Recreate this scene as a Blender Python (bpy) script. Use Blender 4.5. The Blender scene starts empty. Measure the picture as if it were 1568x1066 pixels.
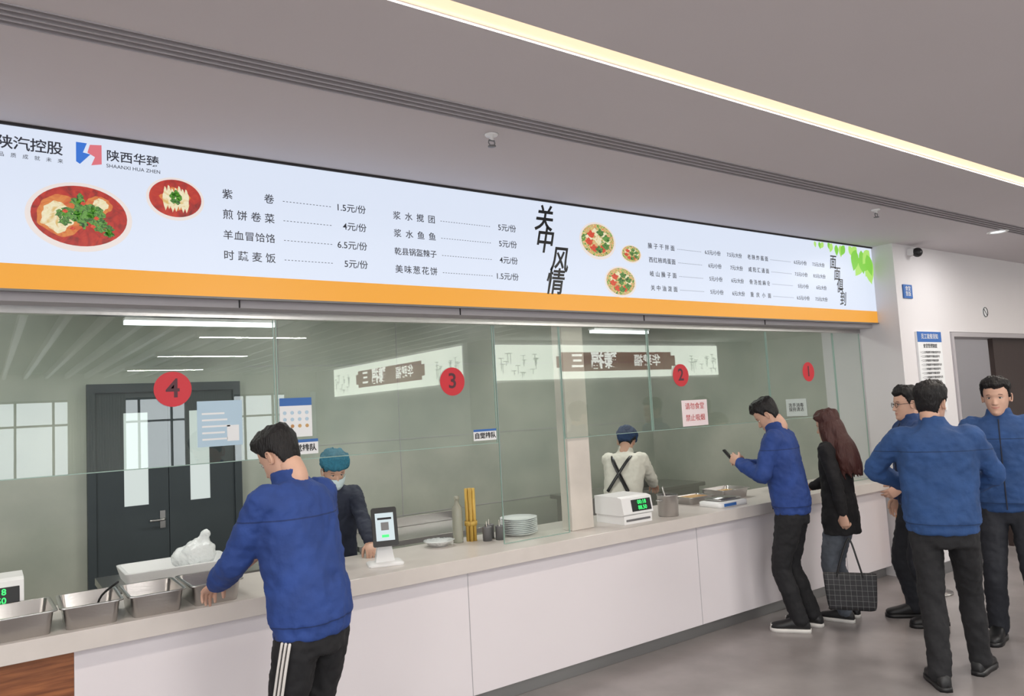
import bpy, bmesh, math, random
from mathutils import Vector, Matrix, noise
random.seed(7)
S = bpy.context.scene
COL = S.collection
try:
    S.view_settings.view_transform = 'Standard'
except Exception:
    pass
V = Vector
def c(r, g, b):
    def f(v):
        v /= 255.0
        return v/12.92 if v <= 0.04045 else ((v+0.055)/1.055)**2.4
    return (f(r), f(g), f(b), 1.0)

# ------------------------------------------------------------------ materials
def mat(name, col, rough=.5, metal=0., var=0., vs=4., bump=0., bs=60., col2=None, stretch=None, spec=.5, trans=0, seams=None):
    m = bpy.data.materials.new(name); m.use_nodes = True
    nt = m.node_tree; n = nt.nodes; L = nt.links
    p = n['Principled BSDF']
    p.inputs['Base Color'].default_value = col
    p.inputs['Roughness'].default_value = rough
    p.inputs['Metallic'].default_value = metal
    p.inputs['Specular IOR Level'].default_value = spec
    if trans: p.inputs['Transmission Weight'].default_value = trans
    tc = n.new('ShaderNodeTexCoord'); mp = n.new('ShaderNodeMapping')
    L.new(tc.outputs['Object'], mp.inputs['Vector'])
    if stretch: mp.inputs['Scale'].default_value = stretch
    if var or col2:
        nz = n.new('ShaderNodeTexNoise'); nz.inputs['Scale'].default_value = vs
        nz.inputs['Detail'].default_value = 5
        L.new(mp.outputs[0], nz.inputs['Vector'])
        cr = n.new('ShaderNodeValToRGB')
        a = col2 if col2 else tuple(x*(1-var) for x in col[:3])+(1,)
        cr.color_ramp.elements[0].color = a; cr.color_ramp.elements[0].position = .3
        cr.color_ramp.elements[1].color = col; cr.color_ramp.elements[1].position = .7
        L.new(nz.outputs['Fac'], cr.inputs['Fac'])
        src = cr.outputs[0]
        if seams:
            sp = n.new('ShaderNodeSeparateXYZ'); L.new(tc.outputs['Object'], sp.inputs[0]); acc = None
            for z_ in seams:
                cm = n.new('ShaderNodeMath'); cm.operation = 'COMPARE'; cm.inputs[1].default_value = z_; cm.inputs[2].default_value = .003
                L.new(sp.outputs['Z'], cm.inputs[0])
                if acc is None: acc = cm.outputs[0]
                else:
                    ad = n.new('ShaderNodeMath'); ad.operation = 'MAXIMUM'; L.new(acc, ad.inputs[0]); L.new(cm.outputs[0], ad.inputs[1]); acc = ad.outputs[0]
            mx = n.new('ShaderNodeMix'); mx.data_type = 'RGBA'; L.new(acc, mx.inputs[0]); L.new(src, mx.inputs[6])
            mx.inputs[7].default_value = tuple(x*.45 for x in col[:3])+(1,); src = mx.outputs[2]
        L.new(src, p.inputs['Base Color'])
    if bump:
        nb = n.new('ShaderNodeTexNoise'); nb.inputs['Scale'].default_value = bs
        nb.inputs['Detail'].default_value = 3
        L.new(mp.outputs[0], nb.inputs['Vector'])
        b = n.new('ShaderNodeBump'); b.inputs['Strength'].default_value = bump; b.inputs['Distance'].default_value = .02
        L.new(nb.outputs['Fac'], b.inputs['Height']); L.new(b.outputs[0], p.inputs['Normal'])
    return m
def emat(name, col, st=1.):
    m = bpy.data.materials.new(name); m.use_nodes = True
    nt = m.node_tree; p = nt.nodes['Principled BSDF']
    p.inputs['Base Color'].default_value = tuple(x*.1 for x in col[:3])+(1,)
    p.inputs['Roughness'].default_value = .35
    p.inputs['Emission Color'].default_value = col
    p.inputs['Emission Strength'].default_value = st
    return m
def glassmat(name, tint=(.945, .972, .952, 1), f0=.065):
    m = bpy.data.materials.new(name); m.use_nodes = True
    nt = m.node_tree; n = nt.nodes; L = nt.links; n.clear()
    o = n.new('ShaderNodeOutputMaterial'); mx = n.new('ShaderNodeMixShader')
    t = n.new('ShaderNodeBsdfTransparent'); t.inputs[0].default_value = tint
    g = n.new('ShaderNodeBsdfGlossy'); g.inputs['Roughness'].default_value = .0
    lw = n.new('ShaderNodeLayerWeight'); lw.inputs[0].default_value = .5
    pw = n.new('ShaderNodeMath'); pw.operation = 'POWER'; pw.inputs[1].default_value = 4.5
    ma = n.new('ShaderNodeMath'); ma.operation = 'MULTIPLY_ADD'; ma.inputs[1].default_value = 1-f0; ma.inputs[2].default_value = f0
    L.new(lw.outputs['Facing'], pw.inputs[0]); L.new(pw.outputs[0], ma.inputs[0]); L.new(ma.outputs[0], mx.inputs[0])
    L.new(t.outputs[0], mx.inputs[1]); L.new(g.outputs[0], mx.inputs[2]); L.new(mx.outputs[0], o.inputs[0])
    return m

M = {}
M['ceil'] = mat('ceiling_paint', c(208, 203, 206), .85, var=.05, vs=.6)
M['ceildark'] = mat('ceiling_dark_paint', c(112, 116, 112), .9, var=.05)
M['wall'] = mat('wall_paint', c(223, 220, 222), .8, var=.04, vs=1.2)
M['floor'] = mat('floor_polished_concrete', c(153, 147, 146), .26, var=.25, vs=2.2, bump=.03, bs=90)
M['stone'] = mat('countertop_stone', c(211, 204, 199), .3, var=.05, vs=9)
M['front'] = mat('counter_front_laminate', c(227, 221, 225), .35, var=.02, vs=1)
M['toe'] = mat('toe_kick_steel', c(150, 150, 150), .35, metal=.7)
M['wood'] = mat('walnut_panel', c(158, 98, 60), .45, col2=c(110, 62, 36), vs=6, stretch=(1, 1, 12))
M['wood2'] = mat('warm_wood_panel', c(220, 160, 95), .35, col2=c(170, 105, 55), vs=6, stretch=(1, 1, 10))
M['marble'] = mat('marble_tile', c(186, 188, 176), .3, col2=c(158, 164, 152), vs=1.6)
M['column'] = mat('marble_column', c(220, 212, 203), .3, col2=c(196, 190, 182), vs=3)
M['steel'] = mat('brushed_steel', c(190, 188, 186), .28, metal=1, bump=.03, bs=40, stretch=(1, 20, 1))
M['black'] = mat('black_plastic', c(22, 22, 24), .4)
M['grey'] = mat('grey_metal', c(120, 120, 122), .45, metal=.4)
M['dark'] = mat('dark_slot', c(40, 38, 40), .7)
M['white'] = mat('white_plastic', c(232, 232, 232), .4)
M['trim'] = mat('trim_grey', c(176, 172, 176), .5)
M['green_edge'] = mat('glass_edge', c(150, 175, 165), .2)
M['glass'] = glassmat('pane_glass')
M['cdoor'] = mat('charcoal_door', c(58, 66, 70), .5, var=.1)
M['brown'] = mat('brown_door', c(60, 48, 45), .45, var=.15, vs=5, stretch=(6, 6, 1))
M['red'] = mat('red_vinyl', c(205, 32, 48), .4)
M['bluep'] = mat('blue_print', c(52, 104, 176), .5)
M['paper'] = mat('paper', c(232, 234, 236), .6)
M['pinkpaper'] = mat('pink_paper', c(240, 226, 228), .6)
M['lightblue'] = mat('pale_blue_print', c(178, 204, 222), .5)
M['ink'] = mat('ink', c(30, 28, 34), .6)
M['redink'] = mat('red_ink', c(200, 90, 90), .6)
M['whiteink'] = mat('white_ink', c(240, 240, 240), .5)
M['signw'] = emat('lightbox_white', c(221, 230, 247), .93)
M['signo'] = emat('lightbox_orange', c(244, 168, 56), .88)
M['signk'] = emat('lightbox_ink', c(58, 60, 72), .6)
M['signt'] = emat('lightbox_title_ink', c(30, 32, 36), .4)
M['signg'] = emat('lightbox_leaf', c(130, 205, 70), .95)
M['signg2'] = emat('lightbox_leaf_light', c(175, 225, 110), .95)
M['signblue'] = emat('lightbox_blue', c(60, 120, 215), .9)
M['signpink'] = emat('lightbox_pink', c(225, 120, 130), .9)
M['plate'] = emat('lightbox_plate', c(236, 226, 222), .9)
M['strip'] = emat('strip_warm', c(255, 226, 188), 1.15)
M['tube'] = emat('tube_white', c(245, 252, 255), 3.0)
M['window'] = emat('daylight_sky', c(228, 235, 240), 5.)
M['windowside'] = emat('daylight_sky_side', c(234, 236, 238), 7.2)  # glow for the added side windows, fill light only
M['bannerw'] = emat('banner_lightbox', c(230, 236, 224), 6.5)
M['doorlight'] = emat('door_pane_light', c(222, 232, 228), .8)
M['brownprint'] = emat('banner_brown', c(175, 60, 45), 1.5)
M['bannert'] = emat('banner_lettering', c(240, 240, 235), 6.5)
M['bannerline'] = emat('banner_drawing', c(150, 170, 150), 3.5)
M['led'] = emat('led_green', c(60, 240, 120), 1.2)
M['screen'] = emat('screen_white', c(220, 235, 240), .8)
M['curtain'] = mat('curtain_sheer', c(225, 225, 220), .8, var=.05)
M['skin'] = mat('skin', c(208, 166, 144), .5, var=.06, vs=20)
M['lip'] = mat('lips', c(184, 120, 108), .45)
M['hair'] = mat('hair_black', c(24, 22, 23), .45, bump=.5, bs=120, stretch=(1, 1, .25), spec=.3)
M['hairb'] = mat('hair_brown', c(70, 38, 34), .5, bump=.5, bs=90, stretch=(1, 1, .15), spec=.4)
M['eye'] = mat('eye_white', c(215, 208, 200), .3)
M['jblue'] = mat('jacket_blue', c(40, 70, 140), .8, var=.3, vs=7, bump=.5, bs=13, seams=(1.315, .897))
M['jblue2'] = mat('jacket_teal_blue', c(42, 78, 132), .8, var=.3, vs=7, bump=.5, bs=13, seams=(1.315, .897))
M['jblue3'] = mat('jacket_dark_blue', c(36, 64, 114), .8, var=.3, vs=7, bump=.5, bs=13, seams=(1.315, .897))
M['jdark'] = mat('navy_cloth', c(36, 42, 60), .8, var=.2, bump=.2, bs=10)
M['coat'] = mat('coat_black', c(24, 23, 26), .85, var=.2, bump=.3, bs=12)
M['pants'] = mat('trousers_black', c(24, 24, 28), .8, var=.25, bump=.4, bs=12)
M['pants2'] = mat('trousers_charcoal', c(36, 38, 46), .8, var=.25, bump=.4, bs=12)
M['jeans'] = mat('jeans_grey', c(92, 98, 108), .85, var=.3, vs=9, bump=.4, bs=14)
M['numink'] = mat('number_ink', c(84, 40, 52), .5)
M['wcloth'] = mat('white_uniform', c(226, 224, 212), .8, var=.08, bump=.3, bs=10)
M['shoe'] = mat('shoe_black', c(24, 24, 26), .45)
M['sole'] = mat('sole_white', c(215, 212, 208), .6)
M['cap'] = mat('cap_blue_net', c(56, 132, 160), .8, var=.3, vs=60, bump=.6, bs=80)
M['capn'] = mat('cap_navy', c(36, 62, 100), .8, var=.2, vs=30, bump=.5, bs=60)
M['mask'] = mat('face_mask', c(205, 222, 226), .8)
M['bamboo'] = mat('yellow_bamboo', c(214, 180, 90), .5, col2=c(180, 140, 60), vs=10, stretch=(8, 8, .5))
M['plastic'] = mat('plastic_bag', c(235, 238, 238), .25, bump=.8, bs=25)
M['food'] = mat('stewed_food', c(170, 110, 60), .5, col2=c(220, 190, 130), vs=30)

def foodmat(name, cols, scale, lo=.3, hi=.7):
    m = bpy.data.materials.new(name); m.use_nodes = True
    nt = m.node_tree; n = nt.nodes; L = nt.links; p = n['Principled BSDF']
    tc = n.new('ShaderNodeTexCoord'); v = n.new('ShaderNodeTexNoise'); v.inputs['Scale'].default_value = scale
    v.inputs['Detail'].default_value = 3; v.inputs['Distortion'].default_value = 1.5
    cr = n.new('ShaderNodeValToRGB'); cr.color_ramp.interpolation = 'LINEAR'
    e = cr.color_ramp.elements
    while len(e) < len(cols): e.new(.5)
    for i, k in enumerate(cols):
        e[i].position = lo+(hi-lo)*i/(len(cols)-1); e[i].color = k
    L.new(tc.outputs['Object'], v.inputs['Vector']); L.new(v.outputs['Fac'], cr.inputs[0])
    L.new(cr.outputs[0], p.inputs['Emission Color']); p.inputs['Emission Strength'].default_value = .85
    p.inputs['Base Color'].default_value = (.05, .05, .05, 1)
    return m
M['soup'] = foodmat('printed_soup', [c(130, 18, 12), c(186, 30, 18), c(205, 56, 28)], 18)
M['broth'] = foodmat('printed_broth', [c(214, 96, 34), c(228, 140, 62), c(205, 66, 28)], 14)
M['noodle'] = foodmat('printed_noodles', [c(240, 225, 170), c(250, 240, 205), c(228, 190, 110)], 22)
M['herb'] = foodmat('printed_herbs', [c(16, 52, 18), c(40, 100, 26), c(110, 170, 70), c(30, 76, 24), c(90, 155, 50)], 34)
M['mixf'] = foodmat('printed_salad', [c(50, 110, 40), c(120, 180, 70), c(240, 225, 150), c(225, 110, 50), c(240, 220, 170), c(70, 130, 40)], 42, .34, .66)
M['redbit'] = foodmat('printed_red_pepper', [c(190, 30, 24), c(230, 80, 40), c(200, 40, 30)], 30)

mt = bpy.data.materials.new('tote_check'); mt.use_nodes = True
_n = mt.node_tree.nodes; _L = mt.node_tree.links
_b = _n.new('ShaderNodeTexBrick'); _b.offset = 0
_b.inputs['Color1'].default_value = c(24, 24, 28); _b.inputs['Color2'].default_value = c(36, 36, 40)
_b.inputs['Mortar'].default_value = c(112, 112, 112); _b.inputs['Scale'].default_value = 12
_b.inputs['Mortar Size'].default_value = .012; _b.inputs['Brick Width'].default_value = .5; _b.inputs['Row Height'].default_value = .5
_t = _n.new('ShaderNodeTexCoord'); _s = _n.new('ShaderNodeSeparateXYZ'); _cb = _n.new('ShaderNodeCombineXYZ')
_L.new(_t.outputs['Object'], _s.inputs[0]); _L.new(_s.outputs['X'], _cb.inputs[0]); _L.new(_s.outputs['Z'], _cb.inputs[1])
_L.new(_cb.outputs[0], _b.inputs['Vector']); _L.new(_b.outputs['Color'], _n['Principled BSDF'].inputs['Base Color'])
_n['Principled BSDF'].inputs['Roughness'].default_value = .6
M['tote'] = mt

# ------------------------------------------------------------------ builders
def empty(name, loc=(0, 0, 0), rz=0, sc=1):
    e = bpy.data.objects.new(name, None); COL.objects.link(e)
    e.empty_display_size = .1; e.location = loc; e.rotation_euler = (0, 0, rz); e.scale = (sc,)*3
    return e
class B:
    def __init__(s): s.bm = bmesh.new(); s.mats = []
    def mi(s, m):
        m = M[m] if isinstance(m, str) else m
        if m not in s.mats: s.mats.append(m)
        return s.mats.index(m)
    def loft(s, rings, m, cap=True, smooth=True, closed=True):
        i = s.mi(m); vs = [[s.bm.verts.new(p) for p in r] for r in rings]
        for a, b in zip(vs[:-1], vs[1:]):
            n = len(a)
            for k in range(n if closed else n-1):
                try:
                    f = s.bm.faces.new((a[k], a[(k+1) % n], b[(k+1) % n], b[k])); f.material_index = i; f.smooth = smooth
                except Exception: pass
        if cap:
            for r in ((vs[0][::-1]), vs[-1]):
                try:
                    f = s.bm.faces.new(r); f.material_index = i; f.smooth = smooth
                except Exception: pass
        return s
    def box(s, x0, x1, y0, y1, z0, z1, m):
        return s.loft([[V((x0, y0, z)), V((x1, y0, z)), V((x1, y1, z)), V((x0, y1, z))] for z in (z0, z1)], m, smooth=False)
    def poly(s, pts, m):
        f = s.bm.faces.new([s.bm.verts.new(p) for p in pts]); f.material_index = s.mi(m); return s
    def lathe(s, prof, cx, cy, m, seg=28, z0=0, cap=False):
        return s.loft([[V((cx+r*math.cos(2*math.pi*k/seg), cy+r*math.sin(2*math.pi*k/seg), z0+z)) for k in range(seg)] for r, z in prof], m, cap=cap)
    def rr(s, cx, cy, z, hw, hd, r, n=4):
        out = []
        for q, (sx, sy) in enumerate(((1, 1), (-1, 1), (-1, -1), (1, -1))):
            for k in range(n+1):
                a = math.pi/2*(q+k/n)
                out.append(V((cx+sx*(hw-r)+r*math.cos(a), cy+sy*(hd-r)+r*math.sin(a), z)))
        return out
    def tube(s, pts, rad, m, seg=14, smoothpath=True, up=None, dome=True):
        pts = [V(p) for p in pts]; n = len(pts)
        rad = [(r, r) if not isinstance(r, (tuple, list)) else r for r in (rad if isinstance(rad, (list, tuple)) and len(rad) == n else [rad]*n)]
        if smoothpath and n > 2:
            P = []; R = []
            for i in range(n-1):
                p0 = pts[max(i-1, 0)]; p1 = pts[i]; p2 = pts[i+1]; p3 = pts[min(i+2, n-1)]
                for q in range(4):
                    t = q/4
                    P.append(.5*((2*p1)+(-p0+p2)*t+(2*p0-5*p1+4*p2-p3)*t*t+(-p0+3*p1-3*p2+p3)*t**3))
                    R.append(tuple(rad[i][j]*(1-t)+rad[i+1][j]*t for j in (0, 1)))
            P.append(pts[-1]); R.append(rad[-1]); pts, rad = P, R; n = len(pts)
        d0 = (pts[1]-pts[0]).normalized()
        u = V(up) if up else (V((1, 0, 0)) if abs(d0.x) < .8 else V((0, 1, 0)))
        rings = []
        def ring(p, d, ru, rv):
            v = d.cross(u).normalized()
            return [p+u*ru*math.cos(2*math.pi*k/seg)+v*rv*math.sin(2*math.pi*k/seg) for k in range(seg)]
        for i in range(n):
            d = (pts[min(i+1, n-1)]-pts[max(i-1, 0)]).normalized()
            u = (u-d*u.dot(d)).normalized()
            if i == 0 and dome:
                rings.append(ring(pts[i]-d*rad[i][1]*.55, d, rad[i][0]*.6, rad[i][1]*.6))
            rings.append(ring(pts[i], d, *rad[i]))
            if i == n-1 and dome:
                rings.append(ring(pts[i]+d*rad[i][1]*.55, d, rad[i][0]*.6, rad[i][1]*.6))
        return s.loft(rings, m)
    def ball(s, cen, r, m, seg=20, rings=12):
        cen = V(cen); r = (r, r, r) if not isinstance(r, (tuple, list)) else r
        R = []
        for j in range(rings+1):
            a = -math.pi/2+math.pi*j/rings; a = max(-1.54, min(1.54, a))
            R.append([cen+V((r[0]*math.cos(a)*math.cos(2*math.pi*k/seg), r[1]*math.cos(a)*math.sin(2*math.pi*k/seg), r[2]*math.sin(a))) for k in range(seg)])
        return s.loft(R, m)
    def xf(s, mtx):
        bmesh.ops.transform(s.bm, matrix=mtx, verts=s.bm.verts); return s
    def done(s, name, parent=None, bevel=0, voxel=0, smooth=0, disp=None, origin=True, subsurf=0, disp2=None):
        bmesh.ops.recalc_face_normals(s.bm, faces=s.bm.faces)
        me = bpy.data.meshes.new(name)
        ce = V((0, 0, 0))
        if origin and parent is None and len(s.bm.verts):
            xs = [v.co for v in s.bm.verts]
            ce = V([(min(p[i] for p in xs)+max(p[i] for p in xs))/2 for i in range(3)])
            bmesh.ops.translate(s.bm, vec=-ce, verts=s.bm.verts)
        s.bm.to_mesh(me); s.bm.free()
        for m in s.mats: me.materials.append(m)
        ob = bpy.data.objects.new(name, me); COL.objects.link(ob); ob.location = ce
        if parent: ob.parent = parent
        if voxel:
            r = ob.modifiers.new('remesh', 'REMESH'); r.mode = 'VOXEL'; r.voxel_size = voxel; r.use_smooth_shade = True
        if smooth:
            r = ob.modifiers.new('smooth', 'SMOOTH'); r.factor = .5; r.iterations = smooth
        for dsp in (disp, disp2):
            if not dsp: continue
            t = bpy.data.textures.new(name+'_tex', 'CLOUDS'); t.noise_scale = dsp[1]; t.noise_depth = 2
            r = ob.modifiers.new('disp', 'DISPLACE'); r.texture = t; r.strength = dsp[0]; r.mid_level = .5
            r.texture_coords = 'LOCAL'
        if subsurf:
            r = ob.modifiers.new('sub', 'SUBSURF'); r.levels = r.render_levels = subsurf
        if bevel:
            r = ob.modifiers.new('bevel', 'BEVEL'); r.width = bevel; r.segments = 2; r.limit_method = 'ANGLE'
        return ob
def box(name, x0, x1, y0, y1, z0, z1, m, parent=None, bevel=0):
    return B().box(x0, x1, y0, y1, z0, z1, m).done(name, parent, bevel)
def text(s, loc, size, m, parent, rot=(math.pi/2, 0, 0), align='LEFT', bold=0, shear=0, sx=1, sp=1, name='lettering'):
    cu = bpy.data.curves.new(name, 'FONT'); cu.body = s; cu.size = size; cu.align_x = align; cu.align_y = 'CENTER'
    cu.offset = bold; cu.shear = shear; cu.space_character = sp; cu.extrude = .0004
    cu.materials.append(M[m]); cu.resolution_u = 3
    o = bpy.data.objects.new(name, cu); COL.objects.link(o); o.location = loc; o.rotation_euler = rot; o.scale = (sx, 1, 1)
    if parent: o.parent = parent
    return o

# ------------------------------------------------------------------ room shell
CZ = 3.1
box('floor', -8, 16, -12.2, 7, -.1, 0, 'floor')
b = B()
for y0, y1 in ((-12.2, 2.02), (2.12, 2.715), (2.865, 4.0)):
    b.box(-8, 16, y0, y1, CZ, CZ+.15, 'ceil')
b.box(-8, 16, 2.02, 2.12, CZ+.1, CZ+.15, 'ceil').box(-8, 16, 2.715, 2.865, CZ+.08, CZ+.15, 'dark')
b.done('ceiling')
box('ceiling_light_strip', -6, 12, 2.02, 2.12, CZ+.012, CZ+.04, 'strip')
b = B()
for k in range(5):
    y = 2.715+.15*k/4
    b.box(-8, 9, y-.004 if k else y, y+.004 if k < 4 else y, CZ-.004, CZ+.03, 'trim')
cur = -8
for s0, s1 in ((-7, .1), (.6, 1.5), (2.2, 2.8), (4.3, 4.8)):
    b.box(cur, s0, 2.72, 2.86, CZ+.012, CZ+.02, 'grey'); cur = s1
b.box(cur, 9, 2.72, 2.86, CZ+.012, CZ+.02, 'grey')
b.done('slot_air_diffuser')
b = B(); b.box(-7.9, 7.3, -12, -1.2, CZ-.01, CZ-.002, 'ceildark')
for k in range(38):
    x = -7.7+.4*k; b.box(x, x+.07, -12, -1.2, CZ-.12, CZ-.011, 'white')
b.done('ceiling_baffles')
b = B()
b.box(-8.15, -8, -12.2, 7, 0, .7, 'wall').box(-8.15, -8, -12.2, 7, 2.6, CZ+.15, 'wall')
yy = [-12.2, -11.2, -8.6, -8.0, -5.4, -4.8, -2.2, -1.6, 1.0, 7.0]
for k in range(0, len(yy), 2): b.box(-8.15, -8, yy[k], yy[k+1], .7, 2.6, 'wall')
b.done('wall_left')
for k in range(1, len(yy)-1, 2):  # unseen windows added here to throw more daylight on people and counter
    y0, y1 = yy[k], yy[k+1]
    b = B(); b.box(-8.14, -8.12, y0, y1, .7, 2.6, 'windowside')
    for y in (y0, (y0+y1)/2-.025, y1-.05): b.box(-8.1, -8.04, y, y+.05, .7, 2.6, 'grey')
    b.box(-8.1, -8.04, y0, y1, .7, .75, 'grey').box(-8.1, -8.04, y0, y1, 2.55, 2.6, 'grey').box(-8.1, -8.04, y0, y1, 2.0, 2.04, 'grey')
    b.done('window_%d' % (7+k//2))
box('wall_right', 16, 16.15, -12.2, 7, 0, CZ+.15, 'wall')
box('wall_front', 6.95, 7.9, 3.6, 4.4, 0, CZ, 'wall'); box('wall_front', 7.9, 9.97, 3.6, 3.8, 2.28, CZ, 'wall'); box('wall_front', 9.97, 16, 3.6, 3.8, 0, CZ, 'wall')
b = B().box(7.0, 7.9, 3.588, 3.6, 0, .1, 'grey').box(9.98, 16, 3.588, 3.6, 0, .1, 'grey')
b.done('baseboard_front')
box('trim_wood_panel', 6.935, 6.95, 3.61, 3.8, .1, .88, 'wood2')
b = B()
b.box(7.905, 7.95, 3.585, 3.81, 0, 2.275, 'trim').box(9.92, 9.965, 3.585, 3.81, 0, 2.275, 'trim').box(7.95, 9.92, 3.585, 3.81, 2.23, 2.275, 'trim')
b.box(8.98, 9.92, 3.66, 3.71, 0, 2.23, 'brown')
b.tube([(9.05, 3.63, 1.0), (9.05, 3.63, 1.12)], .012, 'steel')
b.done('door_1')
box('wall_corridor_back', 7.1, 16, 5.6, 5.75, 0, CZ, 'wall'); box('wall_corridor_side', 10.5, 10.6, 3.8, 5.6, 0, CZ, 'wall')
box('ceiling_corridor', 7.1, 16, 3.8, 5.6, CZ, CZ+.1, 'ceil')
e = empty('corridor_sign', (9.57, 5.6, 2.05))
box('board', -.17, .17, -.03, -.002, -.07, .07, 'bluep', e)
text('更衣室', (0, -.035, 0), .1, 'whiteink', e, align='CENTER')
b = B(); b.box(10.0, 10.05, 5.54, 5.595, 0, 2.1, 'trim').box(10.4, 10.45, 5.54, 5.595, 0, 2.1, 'trim'); b.box(10.05, 10.4, 5.56, 5.59, 0, 2.1, 'brown'); b.done('door_3')
box('wall_kitchen_back', -8, 6.95, 6.85, 7, 0, CZ, 'marble')
box('wall_kitchen_right', 6.95, 7.1, 4.4, 7, 0, CZ, 'marble')
box('ceiling_kitchen', -8, 6.95, 4.06, 6.85, 2.95, 3.1, 'ceildark')
b = B()
for x in (2.2, 3.4, 4.6, 5.8): b.box(x, x+.005, 6.846, 6.85, 0, 2.95, 'trim')
for z in (.75, 1.5, 2.25): b.box(1.9, 6.95, 6.846, 6.85, z, z+.005, 'trim')
b.done('trim_tile_joints')
box('wall_dining_block', 7.5, 16, -12.2, -4.1, 0, CZ, 'wall')
b = B()
b.box(-8, 7.5, -12.2, -12.05, 0, .5, 'wall').box(-8, 7.5, -12.2, -12.05, 2.5, CZ, 'wall')
for k in range(7): b.box(-8+2.5*k, -7.7+2.5*k, -12.2, -12.05, .5, 2.5, 'wall')
b.done('wall_back')
for k in range(6):
    x0 = -7.7+2.5*k; x1 = x0+2.2
    b = B(); b.box(x0, x1, -12.18, -12.16, .5, 2.5, 'window')
    for x in (x0, x0+.73, x0+1.46, x1-.05): b.box(x, x+.05, -12.14, -12.08, .5, 2.5, 'grey')
    b.box(x0, x1, -12.14, -12.08, 1.9, 1.95, 'grey').box(x0, x1, -12.14, -12.08, .5, .55, 'grey').box(x0, x1, -12.14, -12.08, 2.45, 2.5, 'grey')
    b.done('window_%d' % (k+1))
    b = B(); n = 60; w = .6
    for xs in (x0-.15, x1-.45):
        lo = [V((xs+w*i/n, -11.95+.03*math.sin(i*1.1), .0)) for i in range(n+1)]
        hi = [V((p.x, p.y, 2.6)) for p in lo]
        b.loft([lo, hi], 'curtain', cap=False, closed=False)
    b.done('curtain')
def banner(loc, rz, hw):
    e = empty('banner_signboard', loc, rz=rz)
    box('face', -hw, hw, .002, .04, -.35, .35, 'bannerw', e)
    b = B(); b.loft([[V((x, y, z)) for x, z in ((-1.75, -.12), (-1.62, -.12), (-1.62, -.2), (1.62, -.2), (1.62, -.12), (1.75, -.12), (1.75, .12), (1.62, .12), (1.62, .2), (-1.62, .2), (-1.62, .12), (-1.75, .12))] for y in (.041, .05)], 'brownprint', smooth=False); b.done('band', e)
    text('三', (-1.2, .055, 0), .34, 'bannert', e, rot=(math.pi/2, 0, math.pi), align='CENTER', bold=.01)
    text('臻福', (-.45, .055, 0), .38, 'bannert', e, rot=(math.pi/2, 0, math.pi), align='CENTER', bold=.01)
    text('华臻福', (.85, .055, 0), .28, 'bannert', e, rot=(math.pi/2, 0, math.pi), align='CENTER', bold=.004)
    b = B(); rn = random.Random(5)
    for s_ in (-1, 1):
        for k in range(16):
            x = s_*(hw-.1-rn.random()*.9); z = -.3+.3*rn.random(); h = .05+.2*rn.random()
            b.box(x, x+.012, .041, .044, z, z+h, 'bannerline').box(x-.06, x+.06, .041, .044, z+h, z+h+.012, 'bannerline')
    b.done('line_drawing', e)
banner((11.35, -4.1, 2.65), 0, 3.25)
banner((7.5, -7.5, 2.65), math.pi/2, 3.2)
def area(name, loc, sx, sy, P, col=(1, .975, .945), rot=(0, 0, 0)):
    l = bpy.data.lights.new(name, 'AREA'); l.shape = 'RECTANGLE'; l.size = sx; l.size_y = sy; l.energy = P; l.color = col
    o = bpy.data.objects.new(name, l); COL.objects.link(o); o.location = loc; o.rotation_euler = rot; return o
for y in (-2.3, -5.2, -8.4):  # hall pendants added out of view to raise the light level
    for x in (-5, -1, 3):
        e = empty('linear_pendant_lamp', (x, y, 0))
        box('housing', -.75, .75, -.06, .06, CZ-.2, CZ-.125, 'white', e)
        a = area('lamp', (0, 0, CZ-.205), 1.4, .1, 60); a.parent = e
for x in (-3, 2, 6.5, 11):  # unseen ceiling lamps added behind the camera as fill
    e = empty('linear_ceiling_lamp', (x, -.6, 0))
    box('housing', -.75, .75, -.07, .07, CZ-.05, CZ-.001, 'white', e)
    a = area('lamp', (0, 0, CZ-.055), 1.4, .12, 82, (1, .965, .915)); a.parent = e
area('ceiling_strip_lamp', (3, 2.07, CZ+.008), 16, .09, 110, (1, .91, .79))

# ------------------------------------------------------------------ soffit and menu lightbox
e = empty('menu_signboard', (0, 0, 0))
SY = 3.8
box('housing', -6, 6.945, SY+.01, 4.05, 2.37, CZ-.001, 'trim', e)
box('panel', -6, 6.945, SY, SY+.01, 2.483, CZ-.01, 'signw', e)
box('orange_band', -6, 6.945, SY-.001, SY+.01, 2.372, 2.483, 'signo', e)
box('frame_top', -6, 6.945, SY-.012, SY+.01, CZ-.012, CZ-.001, 'dark', e)
box('frame_bottom', -6, 6.945, SY-.012, SY+.01, 2.362, 2.372, 'grey', e)
T = SY-.003
def t(s, x, z, size, m='signk', **k): return text(s, (x, T, z), size, m, e, **k)
def spread(s, x0, x1, z, size, **k):
    n = len(s)
    for i, ch in enumerate(s):
        if ch != ' ': t(ch, x0+size*.5+(x1-x0-size)*i/(n-1), z, size, align='CENTER', **k)
lead = B()
def leader(x0, x1, z):
    x = x0
    while x < x1: lead.box(x, x+.009, T-.0005, T, z-.0020, z+.0010, 'signk'); x += .018
rows = [2.89, 2.787, 2.683, 2.58]
for z, n_, pr in zip(rows, ('紫 卷', '煎饼卷菜', '羊血冒饸饹', '时蔬麦饭'), ('1.5元/份', '4元/份', '6.5元/份', '5元/份')):
    spread(n_, .965, 1.225, z, .05 if len(n_) > 4 else .053, bold=.0003); leader(1.27, 1.535, z); t(pr, 1.735, z, .05, align='RIGHT', bold=.0003)
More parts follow.
